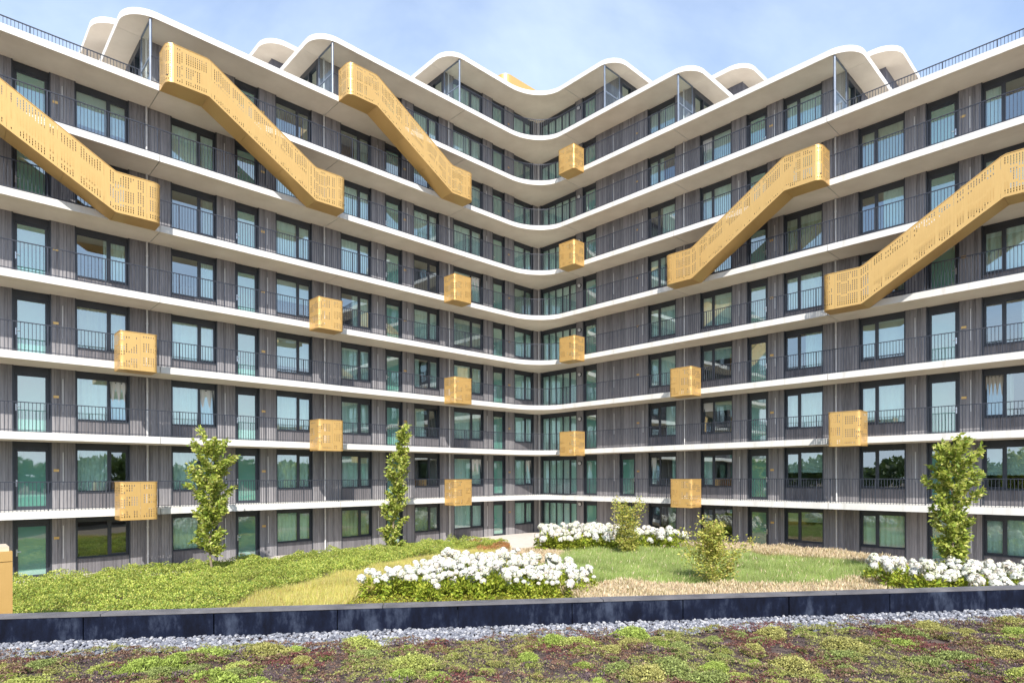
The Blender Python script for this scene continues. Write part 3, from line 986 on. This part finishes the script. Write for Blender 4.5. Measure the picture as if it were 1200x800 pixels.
# sedum carpet
def sedum_leaves(n_sprigs, xy, zbase, cols, size, spread):
    k = 5
    c = np.repeat(np.column_stack([xy, zbase]), k, axis=0)
    dirs = rand_unit(len(c)); dirs[:, 2] = np.abs(dirs[:, 2]) * 1.2 + 0.15
    dirs = norm(dirs)
    c = c + dirs * np.array([spread, spread, spread * 0.6])
    ax = norm(dirs + rand_unit(len(c)) * 0.5)
    nr = norm(rand_unit(len(c)) + np.array([0, 0, 0.8]))
    L = np.repeat(size, k) * rng.uniform(0.7, 1.3, len(c))
    cc = np.repeat(cols, k, axis=0) * (1 + rng.uniform(-0.2, 0.25, (len(c), 1)))
    return c, ax, nr, L, L * 0.62, cc
def sedum():
    N = 170000
    xy = np.column_stack([rng.uniform(-8.5, 9.5, N), rng.uniform(2.6, 8.2, N)])
    lim = par_y(xy[:, 0]) - 0.50 + 0.14 * nz(xy * np.array([1, 0]), 0.9) + 0.06 * nz(xy * np.array([1, 0]), 3.0)
    dens = nz(xy, 2.2, 5.0)
    keep = (xy[:, 1] < lim) & (xy[:, 1] > 3.0) & (np.abs(xy[:, 0]) < 2.0 + xy[:, 1] * 1.05) & (dens > -0.55)
    xy = xy[keep]; N = len(xy)
    a = nz(xy, 1.4, 1.0) + 0.4 * nz(xy, 5.0, 2.0)
    b = nz(xy, 2.6, 9.0)
    red = np.array([0.155, 0.055, 0.05]); brown = np.array([0.165, 0.092, 0.065]); olive = np.array([0.25, 0.25, 0.075]); mauve = np.array([0.125, 0.085, 0.092])
    cols = np.where((a > 0.12)[:, None], olive, np.where((a < -0.30)[:, None], red, np.where((b > 0.15)[:, None], mauve, brown)))
    cols = cols * (1 + 0.3 * nz(xy, 9.0, 4.0))[:, None]
    pick = rng.random(N) < 0.14
    cols[pick] = np.array([0.30, 0.22, 0.13])
    pick = rng.random(N) < 0.10
    cols[pick] = np.array([0.24, 0.26, 0.08])
    zz = ROOF + 0.010 + 0.075 * np.clip(nz(xy, 3.5, 3.0) + 0.35, 0, 1) + 0.035 * np.clip(nz(xy, 11.0, 3.0) + 0.2, 0, 1)
    c, ax, nr, L, W, cc = sedum_leaves(N, xy, zz, cols, rng.uniform(0.011, 0.019, N), 0.012)
    tag(link('sedum_carpet', leaf_mesh('sedum_carpet', c, ax, nr, L, W, cc, M['sedum'], 0.2)),
        'red-brown and olive sedum carpet on the green roof', 'sedum', kind='stuff')
sedum()
def sedum_clump_mesh(k):
    n = 900
    u = rng.uniform(0, 1, n) ** 0.55; t = rng.uniform(0, 2 * math.pi, n)
    x, y = u * np.cos(t), u * np.sin(t)
    rad = 1 + 0.55 * np.array([noise.noise((math.cos(q) * 1.4 + k * 5, math.sin(q) * 1.4, k)) for q in t])
    x, y = x * rad * 0.23, y * rad * 0.17
    z = 0.075 * (1 - u ** 2) + 0.012 * rng.normal(size=n)
    base = np.array([[0.29, 0.36, 0.075], [0.36, 0.39, 0.10], [0.24, 0.28, 0.085], [0.34, 0.32, 0.10]][k % 4])
    cols = base * (1 + 0.3 * rng.uniform(-1, 1, (n, 1)))
    c, ax, nr, L, W, cc = sedum_leaves(n, np.column_stack([x, y]), np.maximum(z, 0.004), cols, rng.uniform(0.012, 0.021, n), 0.012)
    return leaf_mesh('sedum_clump', c, ax, nr, L, W, cc, M['sedum'], 0.2)
clump_meshes = [sedum_clump_mesh(k) for k in range(8)]
cr = random.Random(17)
placed = []
for i in range(4000):
    x = cr.uniform(-6.5, 7.0); y = cr.uniform(4.4, 7.2)
    if y > par_y(x) - 0.72 or abs(x) > 0.86 * y + 0.5: continue
    if noise.noise((x * 0.8, y * 0.8, 2.0)) < cr.uniform(-0.6, 0.15): continue
    if any((x - a) ** 2 + ((y - b) * 1.3) ** 2 < 0.25 ** 2 for a, b in placed): continue
    placed.append((x, y))
    o = link('sedum_clump', clump_meshes[cr.randrange(8)], None, (x, y, ROOF + 0.012))
    s = cr.choice((0.3, 0.4, 0.5, 0.6, 0.75, 1.0))
    o.scale = (s, s * cr.uniform(0.8, 1.1), s * cr.uniform(0.7, 1.2)); o.rotation_euler = (0, 0, cr.uniform(0, 6.28))
    tag(o, 'bright green sedum cushion standing up from the red-brown sedum roof', 'sedum', 'green sedum cushions on the roof')
    if len(placed) >= 175: break

# ------------------------------------------------------------------ garden planting
def P(*pts): return [gp(x, y, z) for x, y, z in pts]
def cover(name, poly, dens, hgt, leaf, palette, weights, label, cat, mound=1.2, up=0.7):
    pts = scatter(poly, dens)
    n = len(pts)
    hf = hgt * (0.60 + 0.42 * nz(pts, mound, 3.0) + 0.34 * nz(pts, mound * 3, 8.0))
    depth = rng.uniform(0, 1, n) ** 2.2
    z = np.maximum(hf * (1 - 0.55 * depth), 0.04)
    ax = norm(rand_unit(n) + np.array([0, 0, up])); nr = norm(rand_unit(n) + np.array([0, -0.2, 0.8]))
    L = rng.uniform(0.7, 1.3, n) * leaf
    cols = jitter_cols(n, palette, weights, 0.2) * (1 + 0.28 * nz(pts, 0.55, 6.0) + 0.2 * nz(pts, 2.4, 1.0))[:, None]
    o = link(name, leaf_mesh(name, np.column_stack([pts, z]), ax, nr, L, L * 0.55, cols, M['leaf'], 0.12))
    tag(o, label, cat, kind='stuff'); return o
def blades(name, poly, dens, hgt, wid, palette, weights, label, cat, lean=0.35, plume=None, wind=(0.1, 0)):
    pts = scatter(poly, dens); n = len(pts)
    H = hgt * (0.75 + 0.35 * nz(pts, 0.9, 2.0)) * rng.uniform(0.65, 1.15, n)
    ax = norm(np.column_stack([rng.normal(0, lean, n) + wind[0], rng.normal(0, lean, n) + wind[1], np.ones(n)]))
    nr = rand_unit(n); nr[:, 2] *= 0.2
    cols = jitter_cols(n, palette, weights, 0.16) * (1 + 0.25 * nz(pts, 0.7, 6.0) + 0.18 * nz(pts, 3.0, 1.0))[:, None]
    c = np.column_stack([pts, np.zeros(n)])
    W = np.full(n, wid)
    if plume:
        m = int(n * plume[0]); k = rng.choice(n, m, replace=False)
        tip = c[k] + ax[k] * (H[k] * 0.86)[:, None]
        pa = norm(ax[k] + rng.normal(0, 0.22, (m, 3)))
        c = np.concatenate([c, tip]); ax = np.concatenate([ax, pa]); nr = np.concatenate([nr, rand_unit(m)])
        H = np.concatenate([H, rng.uniform(0.09, 0.17, m)]); W = np.concatenate([W, rng.uniform(0.022, 0.034, m)])
        cols = np.concatenate([cols, jitter_cols(m, plume[1], None, 0.15)])
    o = link(name, leaf_mesh(name, c, ax, nr, H, W, cols, M['grass'], 0.05, 0.4))
    tag(o, label, cat, kind='stuff'); return o

GREEN = [(0.33, 0.40, 0.07), (0.45, 0.49, 0.10), (0.18, 0.27, 0.05), (0.56, 0.56, 0.16)]
hedge = [pq(35, 0.9), pq(8.6, 1.2), pq(7.2, 2.6)] + P((597, 640, 0.1), (545, 646, 0.2), (460, 659, 0.2), (370, 680, 0.2), (300, 699, 0.2), (230, 730, 0.2), (60, 770, 0.2), (-60, 790, 0.2))
cover('shrub_groundcover', hedge, 1500, 0.72, 0.062, GREEN, [0.35, 0.3, 0.2, 0.15], 'bright green low shrub cover along the foot of the left wing', 'ground cover', 0.8)
strip = P((230, 730, 0.2), (300, 699, 0.2), (370, 680, 0.2), (460, 659, 0.2), (545, 646, 0.2), (597, 641, 0.2), (585, 652, 0.1), (500, 668, 0.1), (430, 692, 0.1), (390, 716, 0.1), (370, 745, 0.1))
blades('pale_meadow_grass', strip, 1600, 0.55, 0.016, [(0.58, 0.53, 0.15), (0.50, 0.49, 0.12), (0.66, 0.57, 0.25), (0.55, 0.36, 0.16)], [0.4, 0.3, 0.2, 0.1],
       'pale yellow-green grass strip below the shrub cover', 'grass', 0.4)
front = P((380, 745, 0.1), (392, 716, 0.1), (430, 692, 0.1), (500, 668, 0.1), (600, 652, 0.1), (660, 690, 0.1), (712, 716, 0.1), (730, 745, 0.1))
cover('yellow_ground_cover', front, 700, 0.16, 0.06, [(0.40, 0.36, 0.05), (0.32, 0.33, 0.06), (0.26, 0.30, 0.05)], [0.5, 0.3, 0.2],
      'yellow-green creeping plants around the white hydrangeas', 'ground cover')
meadow = P((632, 672, 0.1), (665, 652, 0.1), (720, 648, 0.1), (800, 646, 0.1), (880, 654, 0.1), (1000, 664, 0.1), (1046, 680, 0.1), (960, 690, 0.1), (860, 692, 0.1), (740, 688, 0.1), (660, 684, 0.1))
blades('green_meadow_grass', meadow, 2600, 0.66, 0.014, [(0.27, 0.37, 0.085), (0.36, 0.45, 0.14), (0.52, 0.54, 0.26), (0.19, 0.30, 0.06)], [0.35, 0.35, 0.2, 0.1],
       'soft green grass island in the middle of the garden', 'grass', 0.55, wind=(0.35, 0))
PLUME = (0.45, [(0.66, 0.53, 0.33), (0.56, 0.43, 0.28), (0.74, 0.63, 0.44)])
TAN = [(0.46, 0.36, 0.17), (0.38, 0.31, 0.13), (0.33, 0.33, 0.10), (0.52, 0.42, 0.24)]
beige1 = P((650, 690, 0.1), (740, 688, 0.1), (860, 692, 0.1), (960, 690, 0.1), (1046, 680, 0.1), (1066, 694, 0.1), (1085, 740, 0.1), (700, 745, 0.1), (690, 712, 0.1))
blades('fountain_grass', beige1, 1800, 0.48, 0.018, TAN, [0.35, 0.25, 0.2, 0.2], 'beige fountain grass with pinkish plumes behind the parapet', 'grass', 0.38, PLUME)
beige2 = P((790, 646, 0.1), (850, 642, 0.1), (900, 646, 0.1), (1000, 655, 0.1), (1062, 668, 0.1), (1052, 682, 0.1), (1046, 680, 0.1), (1000, 664, 0.1), (880, 654, 0.1))
blades('fountain_grass', beige2, 1700, 0.66, 0.02, TAN, [0.35, 0.25, 0.2, 0.2], 'tall beige fountain grass with pink plumes along the foot of the right wing', 'grass', 0.34, PLUME)
blades('fountain_grass', meadow, 9, 0.72, 0.016, TAN, [0.35, 0.25, 0.2, 0.2], 'scattered beige plumes standing in the green grass island', 'grass', 0.45, (0.9, PLUME[1]))
blades('green_meadow_grass', beige1, 350, 0.5, 0.016, [(0.30, 0.36, 0.10), (0.42, 0.44, 0.16)], None, 'thin green blades among the beige fountain grass behind the parapet', 'grass', 0.5)
blades('green_meadow_grass', beige2, 350, 0.55, 0.016, [(0.30, 0.36, 0.10), (0.42, 0.44, 0.16)], None, 'thin green blades among the tall beige grass before the right wing', 'grass', 0.5)
beige3 = P((585, 652, 0.1), (598, 646, 0.1), (660, 648, 0.1), (668, 654, 0.1), (632, 672, 0.1), (640, 686, 0.1), (560, 664, 0.1))
blades('fountain_grass', beige3, 900, 0.36, 0.02, [(0.36, 0.22, 0.12), (0.44, 0.30, 0.17), (0.30, 0.24, 0.09)], None, 'reddish brown fountain grass beside the pale path', 'grass', 0.4, PLUME)
redend = [pq(8.2, 2.2), pq(7.2, 2.6)] + P((597, 640, 0.1), (597, 648, 0.1), (560, 650, 0.1), (556, 642, 0.1))
cover('red_barberry', redend, 1200, 0.55, 0.06, [(0.42, 0.17, 0.07), (0.35, 0.22, 0.08)], None, 'orange-red leafy end of the shrub cover by the path', 'ground cover')

# hydrangeas
def blossom_mesh(k):
    n = 150
    d = rand_unit(n); d[:, 2] = np.where(d[:, 2] < -0.35, -d[:, 2], d[:, 2])
    c = d * np.array([0.13, 0.13, 0.115]) * rng.uniform(0.72, 1.12, (n, 1))
    t = norm(np.cross(d, rand_unit(n)))
    cols = jitter_cols(n, [[(0.76, 0.75, 0.68), (0.70, 0.70, 0.60), (0.80, 0.79, 0.73)], [(0.72, 0.72, 0.58), (0.66, 0.68, 0.50), (0.76, 0.75, 0.66)], [(0.78, 0.77, 0.72), (0.82, 0.81, 0.77), (0.70, 0.68, 0.60)], [(0.74, 0.70, 0.60), (0.70, 0.64, 0.52), (0.78, 0.77, 0.71)]][k], None, 0.08)
    return leaf_mesh('blossom', c - t * 0.03, t, d, 0.07, 0.07, cols, M['petal'], 0.15, 0.5)
blossoms = [blossom_mesh(k) for k in range(4)]
def bush_mesh(k):
    n = 420
    d = rand_unit(n); d[:, 2] = np.abs(d[:, 2])
    r = rng.uniform(0.55, 1.0, (n, 1))
    c = d * r * np.array([0.52, 0.52, 0.78]) + np.array([0, 0, 0.06])
    ax = norm(d + rand_unit(n) * 0.6 + np.array([0, 0, -0.1])); nr = norm(d + rand_unit(n) * 0.4 + np.array([0, 0, 0.5]))
    cols = jitter_cols(n, [(0.34, 0.40, 0.045), (0.47, 0.50, 0.07), (0.22, 0.30, 0.03)], [0.45, 0.3, 0.25], 0.18)
    return leaf_mesh('foliage', c, ax, nr, rng.uniform(0.09, 0.15, n), rng.uniform(0.06, 0.085, n), cols, M['leaf'], 0.1)
bushes = [bush_mesh(k) for k in range(5)]
hr = random.Random(31)
def hydrangea(x, y, s, nb, label, group):
    e = bpy.data.objects.new('hydrangea_bush', None); COL.objects.link(e)
    e.location = (x, y, 0); e.rotation_euler = (0, 0, hr.uniform(0, 6.28)); e.scale = (s, s, s)
    tag(e, label, 'hydrangea', group)
    link('foliage', bushes[hr.randrange(5)], e)
    for i in range(nb):
        t = hr.uniform(0, 6.28); u = hr.uniform(0, 1) ** 0.6
        b = link('blossom', blossoms[hr.randrange(4)], e, (0.5 * u * math.cos(t), 0.5 * u * math.sin(t), 0.50 + 0.45 * math.sqrt(max(0, 1 - u * u)) + hr.uniform(-0.08, 0.14)))
        q = hr.uniform(0.6, 1.22); b.scale = (q, q, q * hr.uniform(0.9, 1.25)); b.rotation_euler = (hr.uniform(-0.4, 0.4), hr.uniform(-0.4, 0.4), hr.uniform(0, 6.28))
def bed(poly, spacing, sfun, nb, label, group):
    a = np.array(poly); lo, hi = a.min(0), a.max(0)
    y = lo[1]; row = 0
    while y < hi[1]:
        x = lo[0] + (spacing / 2 if row % 2 else 0)
        while x < hi[0]:
            px, py = x + hr.uniform(-0.16, 0.16), y + hr.uniform(-0.14, 0.14)
            if in_poly(np.array([[px, py]]), poly)[0]:
                hydrangea(px, py, sfun(px, py), nb + hr.randrange(-2, 3), label, group)
            x += spacing
        y += spacing * 0.85; row += 1
bed([(-5.0, 20.2), (-2.6, 23.8), (0.2, 24.6), (1.4, 23.4), (3.0, 20.9), (2.4, 19.6), (-3.8, 19.4)], 0.82, lambda x, y: hr.uniform(0.82, 1.15) * (1.0 if x < 1 else 0.9), 8,
    'white-blossomed hydrangea bush in the bed right behind the dark parapet', 'white hydrangeas behind the parapet')
bed([(1.2, 33.6), (2.0, 36.6), (4.6, 37.0), (6.6, 35.2), (8.8, 32.4), (8.0, 31.4), (5, 31.8), (2, 32.2)], 0.95, lambda x, y: hr.uniform(1.05, 1.3), 10,
    'white-blossomed hydrangea bush in the far bed before the inner corner', 'white hydrangeas at the inner corner')
bed([(12.4, 21.6), (14.0, 22.8), (19.0, 19.0), (19.0, 16.5), (14.0, 18.8), (12.3, 19.6)], 0.85, lambda x, y: hr.uniform(0.95, 1.2), 9,
    'white-blossomed hydrangea bush at the foot of the slender tree before the right wing', 'white hydrangeas before the right wing')

# trees and shrubs
def tree(name, x, y, h, rad, label, nleaf, seed, leaf=0.15, low=0.16, shape=None, lean=(0, 0), group=None, cat='tree', palette=None, trunk_r=0.05):
    r = random.Random(seed)
    e = bpy.data.objects.new(name, None); COL.objects.link(e); e.location = (x, y, 0)
    tag(e, label, cat, group)
    mb = MB()
    K = 9
    spine = [Vector((lean[0] * (i / K) ** 1.5 * h + 0.05 * math.sin(i * 1.7 + seed), lean[1] * (i / K) * h + 0.05 * math.cos(i * 1.3 + seed), h * 0.97 * i / K)) for i in range(K + 1)]
    mb.tube(spine, [trunk_r * (1 - 0.86 * i / K) for i in range(K + 1)], 8)
    tips = []
    nl = 46
    for i in range(nl):
        u = low + (0.97 - low) * (i + r.random()) / nl
        k = min(int(u * K), K - 1); f = u * K - k
        b = spine[k].lerp(spine[k + 1], f)
        prof = shape(u) if shape else math.sin(math.pi * min(1, (u - low) / (1 - low) * 0.9 + 0.12)) ** 0.6
        R = rad * prof * r.uniform(0.55, 1.25)
        t = i * 2.4 + r.uniform(-0.5, 0.5)
        tip = b + Vector((math.cos(t) * R, math.sin(t) * R, R * r.uniform(0.5, 1.3)))
        mid = b.lerp(tip, 0.5) + Vector((0, 0, -0.06 * R))
        mb.tube([b, mid, tip], [trunk_r * 0.3 * (1 - 0.6 * u), trunk_r * 0.2, trunk_r * 0.06], 5)
        tips.append((b, mid, tip))
    link('trunk', mb.mesh('trunk', [M['bark']], smooth=True), e)
    C = []; A = []
    per = nleaf // nl
    for b, mid, tip in tips:
        for q in range(per):
            f = r.uniform(0.15, 1.05)
            p = b.lerp(mid, f * 2) if f < 0.5 else mid.lerp(tip, f * 2 - 1)
            p = p + Vector((r.gauss(0, 0.09), r.gauss(0, 0.09), r.gauss(0, 0.09))) * (rad / 0.8)
            C.append(p); A.append((tip - b).normalized() + Vector((r.gauss(0, 0.7), r.gauss(0, 0.7), r.gauss(-0.35, 0.5))))
    C = np.array(C); A = norm(np.array(A)); n = len(C)
    nr = norm(rand_unit(n) + np.array([0, -0.25, 0.7]))
    cols = jitter_cols(n, palette or [(0.32, 0.38, 0.06), (0.46, 0.49, 0.10), (0.18, 0.25, 0.04), (0.58, 0.58, 0.19)], [0.35, 0.3, 0.2, 0.15], 0.2)
    link('crown', leaf_mesh('crown', C, A, nr, rng.uniform(0.75, 1.3, n) * leaf, rng.uniform(0.45, 0.6, n) * leaf, cols, M['leaf'], 0.14), e)
    return e
x, y = gp(247, 677); tree('young_tree', x, y, 5.5, 0.56, 'slender young tree with the fullest crown before the left wing', 5600, 1, 0.17, 0.17, lambda u: 0.55 + 0.75 * min(1, max(0, (u - 0.12) / 0.6)) if u < 0.93 else 0.7)
x, y = gp(460, 650); tree('young_tree', x, y, 6.9, 0.58, 'slim leaning young tree with one long shoot before the left wing', 5200, 2, 0.17, 0.04,
    lambda u: 1.0 if 0.1 < u < 0.72 else (0.45 if u >= 0.72 else 0.8), lean=(0.09, 0))
x, y = gp(1116, 695); tree('young_tree', x, y, 5.1, 0.58, 'leafy young tree standing in hydrangeas before the right wing', 6300, 5, 0.17, 0.04,
    lambda u: 1.15 if 0.55 < u < 0.9 else (0.72 if u < 0.55 else 0.6))
SHR = [(0.40, 0.41, 0.08), (0.52, 0.50, 0.12), (0.28, 0.32, 0.06), (0.56, 0.47, 0.16)]
x, y = gp(735, 655); tree('shrub', x, y, 2.4, 0.8, 'airy pale green shrub rising from the far hydrangeas', 3600, 6, 0.115, 0.05, lambda u: 0.35 + 0.65 * u, cat='shrub', palette=SHR, trunk_r=0.025)
x, y = gp(836, 692); tree('shrub', x, y, 2.2, 0.82, 'loose yellow-green shrub standing in the green grass island', 4400, 7, 0.11, 0.03, lambda u: 1.25 if u < 0.5 else 0.5, cat='shrub', palette=SHR, trunk_r=0.025)

# gold ventilation shaft beside the left end of the garden
sh = bpy.data.objects.new('ventilation_shaft', None); COL.objects.link(sh)
sx_, sy_ = pq(29.05, 11.4)
sh.location = (sx_, sy_, 0); sh.rotation_euler = (0, 0, math.atan2(ELY, ELX))
tag(sh, 'tall gold metal shaft box with timber cap behind the parapet', 'ventilation shaft')
mb = MB(); mb.box(0, 2.6, -1.0, 0, 0.0, 2.12); link('lower_panel', mb.mesh('lower_panel', [M['gold']]), sh)
mb = MB(); mb.box(0, 2.6, -1.0, -0.002, 2.135, 2.36); link('upper_panel', mb.mesh('upper_panel', [M['gold']]), sh)
mb = MB(); mb.box(0.05, 2.5, -0.95, -0.12, 2.36, 2.46); link('timber_cap', mb.mesh('timber_cap', [M['shaftcap']]), sh)

# distant belt of trees all round the site behind the roof garden: the lower windows mirror it
nb_ = 34000
th = rng.uniform(math.radians(-205), math.radians(25), nb_)
rr = rng.uniform(78, 92, nb_)
bx_, by_ = rr * np.cos(th), rr * np.sin(th)
top_ = 6.6 + 2.6 * np.array([noise.noise((a * 9.0, 0.3, 2.0)) for a in th]) + 1.5 * np.array([noise.noise((a * 34.0, 1.3, 2.0)) for a in th])
cz = rng.uniform(0.2, 1, nb_) ** 0.7 * top_
belt = leaf_mesh('tree_belt', np.column_stack([bx_, by_, cz]), rand_unit(nb_), rand_unit(nb_), rng.uniform(0.7, 1.5, nb_), rng.uniform(0.6, 1.0, nb_),
                 jitter_cols(nb_, [(0.08, 0.12, 0.03), (0.12, 0.16, 0.04), (0.06, 0.09, 0.025)], None, 0.2), M['leaf'], 0.1)
tag(link('tree_belt', belt), 'distant belt of green trees mirrored in the lower windows', 'woodland', kind='stuff')
